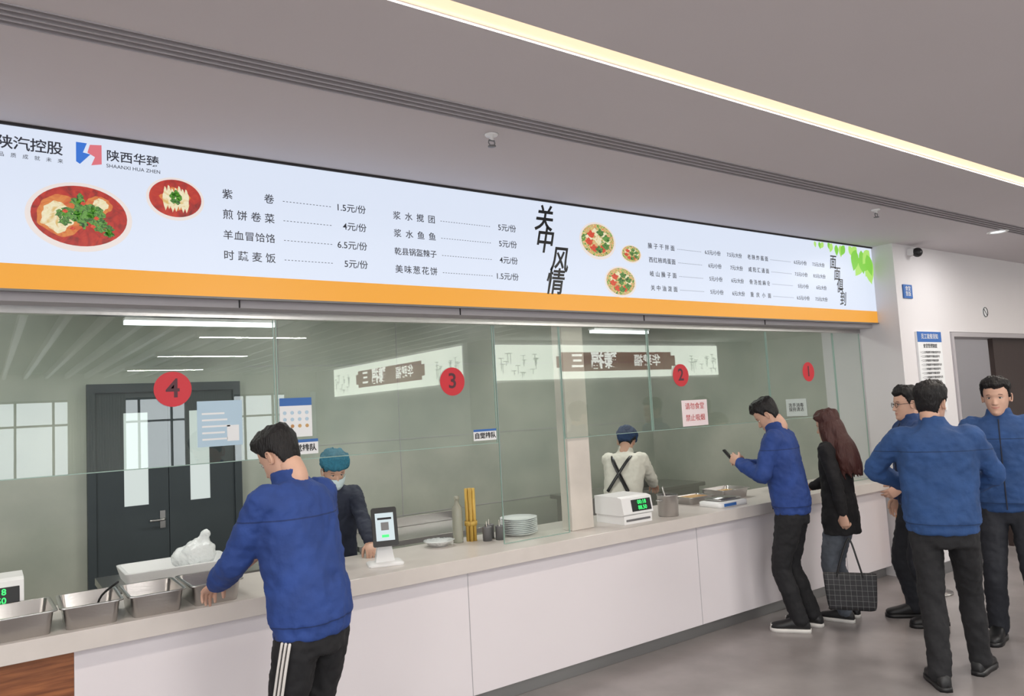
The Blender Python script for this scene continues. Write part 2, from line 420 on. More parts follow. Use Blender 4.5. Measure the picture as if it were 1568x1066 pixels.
for z, n_, pr in zip(rows, ('浆水搅团', '浆水鱼鱼', '乾县锅盔辣子', '美味葱花饼'), ('5元/份', '5元/份', '4元/份', '1.5元/份')):
    spread(n_, 1.9, 2.175, z-.01, .046 if len(n_) > 5 else .05, bold=.0003); leader(2.21, 2.56, z-.01); t(pr, 2.76, z-.01, .05, align='RIGHT', bold=.0003)
for ch, z, x in zip('关中风情', (2.965, 2.82, 2.70, 2.55), (2.98, 2.975, 3.09, 3.04)):
    t(ch, x, z, .185, 'signt', align='CENTER', shear=.3, sx=.82, bold=.003)
la = ('臊子干拌面', '西红柿鸡蛋面', '岐山臊子面', '关中油泼面'); pa = (('6.5', '7.5'), ('6', '7'), ('5', '6'), ('5', '6'))
lb = ('老陕炸酱面', '咸阳汇通面', '骨汤烩麻食', '重庆小面'); pb = (('6.5', '7.5'), ('7.5', '8.5'), ('5', '6'), ('6.5', '7.5'))
for i in range(4):
    z = 2.87-.103*i
    spread(la[i], 3.93, 4.21, z, .044, bold=.0003); leader(4.24, 4.50, z)
    t(pa[i][0]+'元/小份', 4.73, z, .041, align='RIGHT', bold=.0003); t(pa[i][1]+'元/大份', 4.99, z, .041, align='RIGHT', bold=.0003)
    spread(lb[i], 5.06, 5.33, z, .044, bold=.0003); leader(5.36, 5.64, z)
    t(pb[i][0]+'元/小份', 5.87, z, .041, align='RIGHT', bold=.0003); t(pb[i][1]+'元/大份', 6.14, z, .041, align='RIGHT', bold=.0003)
lead.done('dotted_leaders', e)
for ch, z, x in zip('面面俱到', (2.905, 2.80, 2.69, 2.57), (6.27, 6.32, 6.35, 6.38)):
    t(ch, x, z, .14, 'signt', align='CENTER', shear=.25, sx=.75, bold=.001)
spread('陕汽控股', .035, .285, 3.008, .064, bold=.0008); spread('品质成就未来', .045, .285, 2.955, .022)
t('陕西华臻', .455, 3.008, .056, bold=.0006); t('SHAANXI HUA ZHEN', .455, 2.962, .024)
b = B(); b.poly([V((.335, T, 3.055)), V((.378, T, 3.055)), V((.362, T, 3.01)), V((.392, T, 3.005)), V((.35, T, 2.955)), V((.335, T, 2.965))], 'signblue')
b.poly([V((.39, T, 3.05)), V((.437, T, 3.055)), V((.437, T, 2.965)), V((.395, T, 2.955)), V((.41, T, 2.995)), V((.38, T, 3.012))], 'signpink')
b.done('logo', e)
def dish(cx, cz, rx, rz, kind):
    b = B()
    def el(fx, fz, k, m, dx=0, dz=0, wob=0, n=44):
        b.poly([V((cx+dx+rx*fx*(1+wob*math.sin(5*a+cx*7)+wob*.7*math.sin(9*a))*math.cos(a), SY-.0015-.0008*k, cz+dz+rz*fz*(1+wob*math.sin(4*a+1)+wob*.5*math.sin(11*a))*math.sin(a))) for a in [2*math.pi*i/n for i in range(n)]], m)
    el(1, 1, 0, 'plate'); el(.9, .87, 1, 'soup' if kind else 'mixf', dz=rz*.03)
    if kind == 1:
        el(.46, .58, 2, 'broth', -rx*.34, rz*.0, .05); el(.30, .42, 3, 'noodle', -rx*.42, -rz*.05, .1); el(.26, .26, 2, 'broth', rx*.35, rz*.38, .06); el(.15, .18, 3, 'noodle', rx*.38, rz*.4, .1)
        rn = random.Random(9)
        for q in range(22):
            a = rn.random()*6.28; r_ = rn.random()**.6; L2 = rn.uniform(.10, .2)
            x_ = rx*.40*r_*math.cos(a); z_ = rz*.5*r_*math.sin(a)+rz*.05
            el(L2*rn.uniform(.4, 1), L2*rn.uniform(.5, 1.5), 4+q % 4, 'herb', x_, z_, .25, 16)
        for q in range(7): el(.09, .09, 4+q % 3, 'herb', rx*(.45+.1*math.cos(q*2)), rz*(-.28+.18*math.sin(q*1.7)), .3, 14)
        for q in range(5): el(.05, .05, 8, 'redbit', rx*.3*math.cos(q*1.4), rz*.4*math.sin(q*1.4), .2, 12)
    elif kind == 2:
        el(.5, .5, 2, 'broth', 0, 0, .1)
        for q in range(7): el(.09, .5, 3, 'noodle', rx*(-.35+.12*q), rz*.08*math.sin(q*2.), .12, 20)
        for q in range(8): el(.10, .14, 5, 'herb', rx*.12*math.cos(q*1.3), rz*(.05+.2*math.sin(q*1.3)), .25, 14)
    else:
        for q in range(12):
            a = q*2.4; el(.2, .17, 2+q % 3, ('noodle', 'redbit', 'herb')[q % 3], rx*.5*math.cos(a), rz*.47*math.sin(a), .25, 18)
        el(.22, .22, 5, 'herb' if cx > 3.6 else 'noodle', 0, rz*.05, .25)
    b.done('dish_print', e)
dish(.35, 2.71, .21, .158, 1); dish(.75, 2.84, .13, .105, 2); dish(3.45, 2.866, .165, .13, 0); dish(3.76, 2.797, .10, .066, 0); dish(3.64, 2.59, .15, .11, 0)
b = B()
rnd = random.Random(3)
for i in range(26):
    if i < 11: x = 6.02+.66*i/10; z = 3.087-.01*rnd.random(); Ln = .06+.09*i/10; a = -math.pi/2+rnd.uniform(-.9, .9)
    else: x = 6.62+.3*rnd.random(); z = 3.07-.22*rnd.random()*(x-6.5)*2; Ln = rnd.uniform(.14, .22); a = -math.pi/2+rnd.uniform(-.8, .3)
    w = Ln*.3
    d = V((math.cos(a), 0, math.sin(a))); q = V((-math.sin(a), 0, math.cos(a))); o = V((x, T-.0004*i, z))
    pts = []
    for k in range(7): s_ = k/6; pts.append(o+d*Ln*s_+q*w*math.sin(math.pi*s_**.8))
    for k in range(5, 0, -1): s_ = k/6; pts.append(o+d*Ln*s_-q*w*math.sin(math.pi*s_**.8))
    pts = [V((min(p.x, 6.94), p.y, min(p.z, 3.085))) for p in pts]
    b.poly(pts, 'signg' if i % 2 else 'signg2')
b.done('leaf_print', e)
b = B(); b.box(-6, 6.945, 3.86, 4.06, 2.33, 2.37, 'trim').box(-6, 6.945, 3.985, 4.03, 2.295, 2.33, 'steel')
for x in (-.6, 1.05, 2.35, 3.9, 5.3): b.box(x, x+.006, 3.855, 3.86, 2.33, 2.37, 'dark')
b.done('trim_header')

# ------------------------------------------------------------------ glass partition
GY = 4.0
panes = [(-3.5, -1.2, 1.56), (-1.2, 1.265, 1.56), (1.275, 2.67, 1.54), (2.68, 3.215, .905), (3.22, 4.055, 1.53), (4.065, 5.48, 1.53), (5.49, 6.48, 1.53), (6.49, 6.94, .905)]
for i, (x0, x1, z0) in enumerate(panes):
    e = empty('glass_pane', (x0, GY, z0)); w_ = x1-x0; h_ = 2.29-z0
    box('glass', 0, w_, -.004, .004, 0, h_, 'glass', e)
    b = B(); b.box(0, .004, -.0045, .0045, 0, h_, 'green_edge').box(w_-.004, w_, -.0045, .0045, 0, h_, 'green_edge').box(0, w_, -.0045, .0045, -.004, 0, 'green_edge')
    b.done('edge', e)
for n_, x in (('4', .76), ('3', 2.356), ('2', 4.395), ('1', 6.06)):
    e = empty('window_number_sticker', (x, GY-.006, 1.935))
    b = B(); b.loft([[V((.087*math.cos(a), y, .087*math.sin(a))) for a in [2*math.pi*k/40 for k in range(40)]] for y in (0, .0015)], 'red', smooth=False); b.done('disc', e)
    text(n_, (0, -.001, 0), .13, 'numink', e, align='CENTER', bold=.002)
def poster(name, x0, x1, z0, z1, base, kind):
    e = empty(name, ((x0+x1)/2, GY-.006, (z0+z1)/2)); w = x1-x0; h = z1-z0
    box('sheet', -w/2, w/2, 0, .0015, -h/2, h/2, base, e)
    if kind == 'menu':
        box('header', -w/2, w/2, -.0008, 0, h*.3, h/2, 'bluep', e)
        b = B()
        for r in range(3):
            for k in range(4): b.ball((-w*.35+k*w*.23, -.0002, h*.12-r*h*.17), (.010, .0006, .010), 'food' if r == 2 else 'lightblue', 10, 6)
        b.done('pictures', e)
    elif kind == 'pale':
        b = B()
        for r in range(5): b.box(-w*.4, w*(.1+.06*(r % 3)), -.0006, 0, h*(.2-.14*r), h*(.24-.14*r), 'paper')
        b.box(w*.15, w*.42, -.0006, 0, -h*.4, -h*.05, 'paper').done('print', e)
    elif kind == 'queue':
        box('header', -w/2, w/2, -.0008, 0, h*.3, h/2, 'bluep', e)
        text('自觉排队', (0, -.002, -h*.1), .04, 'ink', e, align='CENTER', bold=.0008)
    elif kind == 'notice':
        for r in range(2): text('请勿食堂' if r == 0 else '禁止吸烟', (0, -.002, .05-.09*r), .055, 'redink', e, align='CENTER')
poster('menu_poster', 1.285, 1.46, 1.66, 1.87, 'paper', 'menu')
poster('menu_poster', .87, 1.09, 1.64, 1.87, 'lightblue', 'pale')  # pale sheet imitating a poster's reflection in the glass
poster('queue_sign', 1.31, 1.49, 1.565, 1.645, 'paper', 'queue')
poster('queue_sign', 2.49, 2.66, 1.56, 1.63, 'paper', 'queue')
poster('paper_notice', 4.38, 4.67, 1.54, 1.74, 'pinkpaper', 'notice')
box('marble_column', 3.255, 3.45, 4.02, 4.13, .9, 2.33, 'column', bevel=.006)
e = empty('wall_notice', (6.95, 4.75, 1.6), rz=-math.pi/2)
box('sheet', -.12, .12, -.012, -.002, -.09, .09, 'paper', e); text('洗手消毒\n保持清洁', (0, -.014, 0), .045, 'ink', e, align='CENTER')

e = empty('notice_board', (7.44, 3.6, 1.93))
box('board', -.23, .23, -.02, -.001, -.42, .34, 'paper', e); box('header', -.23, .23, -.022, -.02, .24, .34, 'bluep', e)
text('员工就餐须知', (0, -.024, .29), .055, 'whiteink', e, align='CENTER')
text('食堂管理制度', (0, -.022, .2), .045, 'ink', e, align='CENTER')
for k in range(13): text('一二三文明就餐节约粮食爱护公共卫生'[:15-(k % 3)], (-.2, -.022, .14-.04*k), .026, 'ink', e)
e = empty('wall_plaque', (7.14, 3.6, 2.65)); box('board', -.08, .08, -.012, -.001, -.065, .065, 'bluep', e); text('食堂\n售饭', (0, -.014, .0), .05, 'whiteink', e, align='CENTER')
e = empty('no_smoking_sign', (8.72, 3.6, 2.5)); b = B()
b.loft([[V((.06*math.cos(a), y, .06*math.sin(a))) for a in [2*math.pi*k/28 for k in range(28)]] for y in (-.006, -.001)], 'paper', smooth=False)
b.tube([(.05*math.cos(a), -.008, .05*math.sin(a)) for a in [2*math.pi*k/16 for k in range(17)]], .004, 'ink', 6); b.tube([(-.035, -.008, .035), (.035, -.008, -.035)], .003, 'ink', 6); b.done('disc', e)
b = B(); b.box(-.04, .04, 3.54, 3.599, 3.0, 3.06, 'white'); b.ball((0, 3.52, 3.02), (.045, .045, .045), 'black'); b.xf(Matrix.Translation((7.25, 0, 0))); b.done('security_camera')
for x, y in ((2.04, 2.97), (5.51, 2.95), (-1.43, 2.97)):
    b = B(); b.lathe([(.0, -.001), (.035, -.001), (.03, -.008), (.012, -.01), (.01, -.03), (.0, -.03)], x, y, 'white', 18, CZ)
    b.tube([(x-.014, y, CZ-.03), (x-.018, y, CZ-.045), (x-.004, y, CZ-.06)], .003, 'grey', 6).tube([(x+.014, y, CZ-.03), (x+.018, y, CZ-.045), (x+.004, y, CZ-.06)], .003, 'grey', 6)
    b.lathe([(0, -.058), (.02, -.058), (.02, -.062), (0, -.062)], x, y, 'grey', 14, CZ); b.box(x-.016, x+.016, y-.004, y+.004, CZ-.034, CZ-.028, 'grey'); b.done('fire_sprinkler')
for x, y in ((7.45, 2.9),):
    b = B(); b.lathe([(.085, -.001), (.085, -.008), (.065, -.01), (.06, -.001)], x, y, 'white', 24, CZ); b.lathe([(0, -.002), (.062, -.002)], x, y, 'tube', 24, CZ); b.done('recessed_downlight')
area('downlight_lamp', (7.45, 2.9, CZ-.02), .12, .12, 10)

# ------------------------------------------------------------------ serving counter
b = B()
b.box(-6, 6.93, 3.8, 4.45, .815, .9, 'stone')
b.box(.32, 6.92, 3.87, 4.40, .1, .815, 'front')
b.box(-6, .32, 3.875, 4.40, .1, .815, 'wood')
for x in (-1.2, 2.32, 4.3, 6.2): b.box(x, x+.005, 3.867, 3.872, .1, .815, 'trim')
b.box(-6, 6.92, 3.93, 4.38, 0, .1, 'toe')
b.done('serving_counter', bevel=.004)

def pan(x, y, w=.118, d=.17, h=.1, rot=0, food=False):
    b = B(); R = lambda z, g, r: b.rr(0, 0, z, w+g, d+g, r)
    b.loft([R(0, -.02, .025), R(h-.006, -.008, .025), R(h-.006, .006, .028), R(h, .006, .028), R(h, -.010, .024), R(.006, -.024, .02)], 'steel', cap=True)
    if food: b.loft([R(.05, -.018, .02), R(.052, -.02, .02)], 'food')
    b.xf(Matrix.Translation((x, y, .9))@Matrix.Rotation(rot, 4, 'Z')); return b.done('steel_food_pan', bevel=.001)
pan(.13, 3.99, rot=.03); pan(.39, 3.99, rot=-.02); pan(.65, 3.99); pan(.91, 4.0, rot=.02)
b = B(); b.tube([(.42, 4.02, .93), (.44, 3.98, 1.0), (.5, 3.92, 1.06)], .005, 'black', 8).ball((.415, 4.03, .925), (.03, .03, .012), 'steel'); b.done('ladle')

def register(name, x0, x1, y0, y1, h=.19):
    b = B(); z = .9
    b.box(x0+.01, x1-.01, y0+.01, y1, z, z+.06, 'white')
    prof = [(y0+.02, .06), (y0, .07), (y0+.02, h-.01), (y0+.06, h), (y1, h), (y1, .06)]
    b.loft([[V((x, y, z+q)) for y, q in prof] for x in (x0, x1)], 'white', smooth=False)
    w = x1-x0
    b.loft([[V((x, y0+.0+o, z+q)) for o, q in ((-.002, .085), (.014, .165), (.02, .165), (.01, .085))] for x in (x0+w*.3, x1-w*.06)], 'black', smooth=False)
    b.box(x0+w*.1, x1-w*.1, y0+.006, y0+.01, z+.02, z+.035, 'grey')
    o = b.done(name, bevel=.008)
    tt = text('00:18\n88.50', (0, 0, 0), .038, 'led', None, align='CENTER', bold=.001)
    tt.location = V((x0+w*.62, y0-.001, z+.127))-o.location; tt.rotation_euler = (math.pi/2-.2, 0, 0); tt.parent = o
register('payment_terminal', 3.62, 3.91, 3.90, 4.2)
register('payment_terminal', -.14, .15, 4.18, 4.42, .2)
b = B(); b.loft([[V((x, y, .9+z)) for y, z in ((4.1, 0), (4.1, .1), (4.14, .13), (4.25, .13), (4.25, 0))] for x in (1.50, 1.63)], 'white', smooth=False); b.box(1.52, 1.61, 4.098, 4.105, .95, .96, 'dark'); b.done('receipt_printer', bevel=.006)
b = B()
b.loft([b.rr(0, 0, z, hw, hd, .02) for z, hw, hd in ((0, .1, .075), (.012, .1, .075), (.018, .09, .065))], 'white')
b.loft([[V((x, y, z)) for x, y in ((-w, -.03+o), (w, -.03+o), (w, .03+o), (-w, .03+o))] for z, w, o in ((.015, .055, .01), (.1, .04, .02), (.19, .032, .0))], 'white', smooth=False)
tb = B(); tb.loft([tb.rr(0, 0, z, .072, .11, .012) for z in (0, .012)], 'black', smooth=False); tb.box(-.052, .052, -.078, .078, .012, .0128, 'screen'); tb.box(-.04, .04, .04, .052, .0128, .0132, 'ink').box(-.022, .022, -.02, .025, .0128, .0132, 'grey').box(-.02, .02, -.06, -.045, .0128, .0132, 'led')
tb.xf(Matrix.Translation((0, -.035, .215))@Matrix.Rotation(math.radians(72), 4, 'X'))
e = empty('tablet_stand', (1.88, 4.04, .9), rz=-.3); b.done('stand', e, bevel=.003); tb.done('tablet', e)
b = B()
for k in range(7):
    a = 2*math.pi*k/6; r = .026 if k < 6 else 0
    b.tube([(2.62+r*math.cos(a), 4.29+r*math.sin(a), .9), (2.62+r*math.cos(a), 4.29+r*math.sin(a), 1.24)], .0125, 'bamboo', 8, dome=False)
b.lathe([(.041, .1), (.042, .1), (.042, .13), (.041, .13)], 2.62, 4.29, 'bamboo', 24, .9); b.done('bamboo_chopstick_bundle')
b = B(); b.lathe([(0, 0), (.033, 0), (.034, .02), (.034, .2), (.03, .23), (.014, .25), (.014, .275), (.017, .275), (.017, .3), (0, .3)], 2.53, 4.31, mat('clear_plastic', c(205, 205, 190), .15, trans=.6), 24, .9); b.done('plastic_bottle')
for x, y in ((2.685, 4.2), (2.75, 4.27), (2.765, 4.17)):
    b = B(); b.lathe([(0, 0), (.03, 0), (.03, .085), (.032, .09), (.029, .09), (.027, .006), (0, .006)], x, y, 'grey', 24, .9); b.tube([(x, y+.005, .91), (x+.01, y+.02, 1.02)], .004, 'steel', 6); b.done('cutlery_cup')
b = B()
for k in range(9):
    b.lathe([(0, 0), (.06, 0), (.075, .004), (.125, .02), (.126, .023), (.072, .009), (0, .007)], 2.955, 4.22, 'paper', 32, .9+.012*k)
b.done('plate_stack')
b = B(); b.lathe([(0, 0), (.05, 0), (.1, .035), (.102, .037), (.05, .006), (0, .006)], 2.38, 4.3, 'plastic', 28, .9); b.done('serving_bowl')
b = B(); b.lathe([(0, 0), (.07, 0), (.075, .005), (.075, .15), (.08, .155), (.073, .155), (.072, .008), (0, .008)], 4.13, 3.97, 'steel', 32, .9)
for s_ in (-1, 1): b.tube([(4.13+s_*.074, 3.95, 1.02), (4.13+s_*.1, 3.955, 1.02), (4.13+s_*.1, 3.985, 1.02), (4.13+s_*.074, 3.99, 1.02)], .005, 'steel', 8)
b.tube([(4.14, 3.98, .92), (4.17, 4.05, 1.1)], .006, 'steel', 8); b.done('steel_pot')
b = B(); b.loft([b.rr(4.78, 4.0, z, hw, hd, .03) for z, hw, hd in ((.9, .17, .11), (.935, .17, .11), (.94, .16, .10))], 'white')
b.loft([b.rr(4.80, 4.02, z, .13, .085, .02) for z in (.945, .957)], 'steel'); b.box(4.66, 4.8, 3.886, 3.892, .908, .93, 'bluep'); b.done('weighing_scale')
pan(5.15, 4.28, .17, .13, .08, food=True); pan(4.76, 4.28, .14, .1, .06, food=True)
b = B(); b.lathe([(0, 0), (.06, 0), (.12, .05), (.122, .052), (.06, .008), (0, .008)], 5.75, 4.15, 'steel', 28, .9); b.done('steel_bowl')
b = B(); b.box(.55, 1.4, 4.72, 5.3, .82, .86, 'steel').box(.62, 1.33, 4.78, 5.24, .3, .33, 'steel')
for x in (.58, 1.35):
    for y in (4.75, 5.25): b.tube([(x, y, 0), (x, y, .82)], .018, 'steel', 10, dome=False)
b.done('steel_prep_table')
b = B(); b.loft([b.rr(.95, 5.0, z, hw, hd, .03) for z, hw, hd in ((.86, .28, .18), (.93, .3, .2), (.935, .3, .2), (.935, .28, .18), (.875, .27, .17), (.875, .01, .01))], 'white', cap=False); b.done('plastic_tray')
b = B(); b.ball((1.08, 4.98, .97), (.10, .09, .09), 'plastic'); b.ball((1.02, 5.02, .95), (.09, .08, .07), 'plastic'); b.ball((1.10, 4.97, 1.03), (.05, .04, .04), 'plastic'); b.tube([(1.09, 4.97, 1.04), (1.12, 4.96, 1.09)], [.015, .032], 'plastic'); b.done('plastic_bag', voxel=.01, smooth=2, disp=(.025, .04))
b = B(); b.box(2.2, 3.35, 5.15, 5.75, .78, .82, 'steel').box(2.25, 3.3, 5.2, 5.7, .25, .28, 'steel').box(2.2, 3.35, 5.74, 5.75, .82, .9, 'steel')
for x in (2.24, 3.31):
    for y in (5.19, 5.71): b.tube([(x, y, 0), (x, y, .78)], .018, 'steel', 10, dome=False)
b.done('steel_worktop', bevel=.003)
b = B(); b.box(4.9, 6.6, 5.75, 6.4, .78, .82, 'steel').box(4.95, 6.55, 5.8, 6.35, .1, .78, 'steel').box(5.0, 6.5, 5.85, 6.3, 0, .1, 'dark'); b.box(5.75, 5.76, 5.79, 5.8, .15, .75, 'dark'); b.done('kitchen_cabinet', bevel=.004)
for x in (5.9,):
    b = B(); b.lathe([(0, 0), (.15, 0), (.155, .2), (.16, .205), (.15, .205), (.148, .01), (0, .01)], x, 6.1, 'steel', 28, .82); b.lathe([(.155, .21), (.1, .235), (.02, .245), (.02, .265), (0, .265)], x, 6.1, 'steel', 28, .82); b.done('stock_pot')
b = B()
b.box(.66, 1.84, 6.79, 6.845, 2.05, 2.12, 'cdoor').box(.66, .72, 6.79, 6.845, 0, 2.05, 'cdoor').box(1.78, 1.84, 6.79, 6.845, 0, 2.05, 'cdoor')
for x0, x1, w0, w1 in ((.72, 1.25, .92, 1.1), (1.255, 1.78, 1.42, 1.58)):
    b.box(x0, w0, 6.81, 6.84, .02, 2.05, 'cdoor').box(w1, x1, 6.81, 6.84, .02, 2.05, 'cdoor').box(w0, w1, 6.81, 6.84, .02, 1.13, 'cdoor').box(w0, w1, 6.81, 6.84, 1.88, 2.05, 'cdoor').box(w0, w1, 6.825, 6.83, 1.13, 1.88, 'doorlight')
b.tube([(1.2, 6.79, 1.0), (1.2, 6.76, 1.0), (1.1, 6.76, 1.0)], .01, 'steel', 8).box(1.18, 1.22, 6.80, 6.81, .93, 1.07, 'steel'); b.done('door_2')
for x0, x1 in ((.85, 1.97), (5.45, 6.3)):
    e = empty('tube_light', ((x0+x1)/2, 6.2, 2.53)); w = (x1-x0)/2
    box('tube', -w, w, -.03, .03, 0, .03, 'tube', e); b = B(); b.box(-w, w, -.05, .05, .03, .05, 'white')
    for s_ in (-1, 1): b.tube([(s_*w*.8, 0, .05), (s_*w*.8, 0, .415)], .004, 'grey', 6, dome=False)
    b.done('fixture', e)
for x in (0, 2.6, 5.2): area('kitchen_ceiling_lamp', (x, 5.3, 2.93), .9, .3, 26, (.99, 1, .94))  # fill lights without fixtures, added to light the kitchen
area('corridor_lamp', (8.8, 4.7, CZ-.02), .8, .3, 16)
b = B(); b.lathe([(0, 0), (.15, 0), (.15, .012), (.03, .03), (.025, .035), (.025, .9), (.03, .93), (0, .95)], 6.6, 3.35, 'steel', 30, 0); b.done('queue_stanchion')

# ------------------------------------------------------------------ people
def interp(tab, z):
    if z <= tab[0][0]: return tab[0][1:]
    for a, b_ in zip(tab[:-1], tab[1:]):
        if z <= b_[0]:
            t_ = (z-a[0])/(b_[0]-a[0])
            return tuple(a[i]*(1-t_)+b_[i]*t_ for i in range(1, len(a)))
    return tab[-1][1:]
HT = [(0, .022, .070, -.02), (.006, .036, .080, -.005), (.02, .046, .086, .012), (.045, .056, .087, .032), (.07, .063, .086, .052), (.095, .068, .085, .07), (.12, .071, .086, .082), (.145, .074, .087, .09), (.17, .075, .084, .093), (.19, .072, .077, .09), (.208, .063, .065, .08), (.222, .048, .048, .064), (.231, .031, .03, .043), (.235, .008, .008, .012)]
def ss(a, b_, x):
    t_ = max(0, min(1, (x-a)/(b_-a))); return t_*t_*(3-2*t_)
def headpt(z, t_):
    hw, fr, bk = interp(HT, z)
    s_ = math.sin(t_); x = hw*math.cos(t_)
    return V((x, (fr if s_ > 0 else bk)*s_, z))
def g(x, s_): return math.exp(-(x/s_)**2)
def build_head(par, H, hair='short', hairm='hair', mask=False, glasses=False, capm=None, skin='skin', smile=0):
    b = B(); rings = []; SEG = 80; NR = 66
    for j in range(NR+1):
        z = .235*j/NR; r = []
        for k in range(SEG):
            a = 2*math.pi*k/SEG; p = headpt(z, a)
            if math.sin(a) > .2:
                x = p.x; ax = abs(x); d = 0
                nz = ss(.126, .088, z)*ss(.070, .080, z)
                d += .021*g(x, .008+.004*nz)*nz + .006*g(ax-.010, .006)*g(z-.081, .006)
                d -= .006*g(ax-.031, .015)*g(z-.121, .011)
                d += .002*g(z-.140, .010)*(1 if ax < .045 else .4)
                zl = z-smile*.006*(ax/.02)**2
                d += .006*g(x, .02)*g(zl-.054, .009) - .004*g(x, .024)*g(zl-.0545, .0022)
                d += .005*g(x, .02)*g(z-.018, .012) + .004*g(ax-.042, .014)*g(z-.088, .016)
                p.y += d
            r.append(p)
        rings.append(r)
    b.loft(rings, skin)
    li = b.mi('lip')
    for f in b.bm.faces:
        ce = f.calc_center_median(); zl = ce.z-smile*.006*(abs(ce.x)/.02)**2
        if abs(ce.x) < .023 and abs(zl-.054) < .006*(1-abs(ce.x)/.03) and ce.y > .05: f.material_index = li
    for s_ in (-1, 1):
        b.ball((s_*.073, -.006, .113), (.007, .015, .028), skin, 12, 8)
        b.tube([(s_*.079, .004, .095), (s_*.083, -.010, .088), (s_*.087, -.020, .110), (s_*.087, -.018, .135), (s_*.081, -.002, .140), (s_*.077, .006, .125)], .0042, skin, 8)
    b.xf(H); b.done('head', par)
    b = B()
    for s_ in (-1, 1):
        b.ball((s_*.031, .0685, .120), (.0135, .0115, .0050), 'eye', 14, 8)
        b.ball((s_*.031, .0765, .120), (.0056, .0042, .0046), 'ink', 10, 6)
        b.tube([(s_*.018, .0765, .1245), (s_*.031, .080, .1260), (s_*.045, .072, .1235)], .0012, 'ink', 6)
        b.tube([(s_*.016, .0825, .142), (s_*.031, .082, .1445), (s_*.046, .0725, .1400)], .0018, 'hairb', 6)
    if glasses:
        for s_ in (-1, 1):
            b.tube([(s_*.034+.022*math.cos(a), .093-.006*abs(math.cos(a)), .118+.017*math.sin(a)) for a in [2*math.pi*k/12 for k in range(13)]], .0018, 'ink', 6)
            b.tube([(s_*.056, .087, .122), (s_*.078, .03, .124), (s_*.08, -.01, .12)], .0018, 'ink', 6)
        b.tube([(-.012, .097, .121), (.012, .097, .121)], .0018, 'ink', 6)
    b.xf(H); b.done('eyes', par)
    cen = V((0, -.005, .115))
    def shell(thick, line, m, nm, rough=.4, z0=.02, seed=0):
        b = B(); rings = []; SG = 72
        for j in range(57):
            z = z0+(.2349-z0)*j/56; r = []
            for k in range(SG):
                a = 2*math.pi*k/SG; p = headpt(z, a); d = p-cen; L_ = d.length
                n0 = noise.noise(V((p.x*60+seed, p.y*60, seed)))
                t_ = ss(-.006, .010, z-line(a)-n0*.008)
                n_ = noise.noise(V((p.x*38+seed, p.y*38, p.z*22)))*rough + noise.noise(V((p.x*130, p.y*130, p.z*45+seed)))*rough*.6
                th = thick(a, z)*(1+n_)
                r.append(cen+d*(1+(-.014*(1-t_)+th*t_)/L_))
            rings.append(r)
        b.loft(rings, m); b.xf(H); b.done(nm, par)
    def mk(fr, temple, side, back):
        def line(a):
            s_ = math.degrees(math.asin(math.sin(a)))
            pts = [(-90, back), (-50, back+.008), (-24, side-.035), (-6, side+.0), (6, side-.03), (14, side-.01), (24, temple-.02), (40, temple), (90, fr)]
            return interp(pts, s_)[0]
        return line
    sd = H[0][3]*3+par.location.x
    if hair == 'short':
        shell(lambda a, z: .010+.016*ss(.12, .22, z)+.005*max(0, math.sin(a)), mk(.182, .184, .143, .032), hairm, 'hair', seed=sd)
    elif hair == 'long':
        shell(lambda a, z: .02+.01*ss(.12, .22, z), mk(.185, .17, .04, .02), hairm, 'hair_cap')
        b = B()
        for k in range(22):
            a = math.radians(-200+220*k/21); x = .085*math.cos(a); y = .1*math.sin(a)-.005
            wv = lambda q: .012*math.sin(q*2.2+k*1.3)
            b.tube([(x*.75, y*.8, .17), (x*1.05, y, .1), (x*1.12+wv(1), y*1.05, .02), (x*1.25+wv(2), y*1.1-.02, -.07), (x*1.3+wv(3), y*1.05-.04, -.16), (x*1.15+wv(4), y-.05, -.24), (x*.95+wv(5), y*.9-.05, -.31-.03*math.sin(k*2.1))], [.02, .022, .024, .026, .024, .018, .006], hairm, 8)
        b.xf(H); b.done('hair_length', par, voxel=.008, smooth=1)
    if capm:
        shell(lambda a, z: .030+.014*ss(.14, .2, z), mk(.155, .155, .175, .085), capm, 'cap', rough=.35)
    if mask:
        b = B(); rings = []
        for j in range(14):
            z = .012+.082*j/13; r = []
            for k in range(25):
                a = math.radians(12+156*k/24); p = headpt(z, a); bul = .012+.018*math.sin(math.radians(180*j/13))*max(0, math.sin(a))**2
                r.append(p+V((p.x, p.y, 0)).normalized()*bul)
            rings.append(r)
        b.loft(rings, 'mask', cap=False, closed=False); b.xf(H); o = b.done('face_mask', par)
        so = o.modifiers.new('s', 'SOLIDIFY'); so.thickness = .003

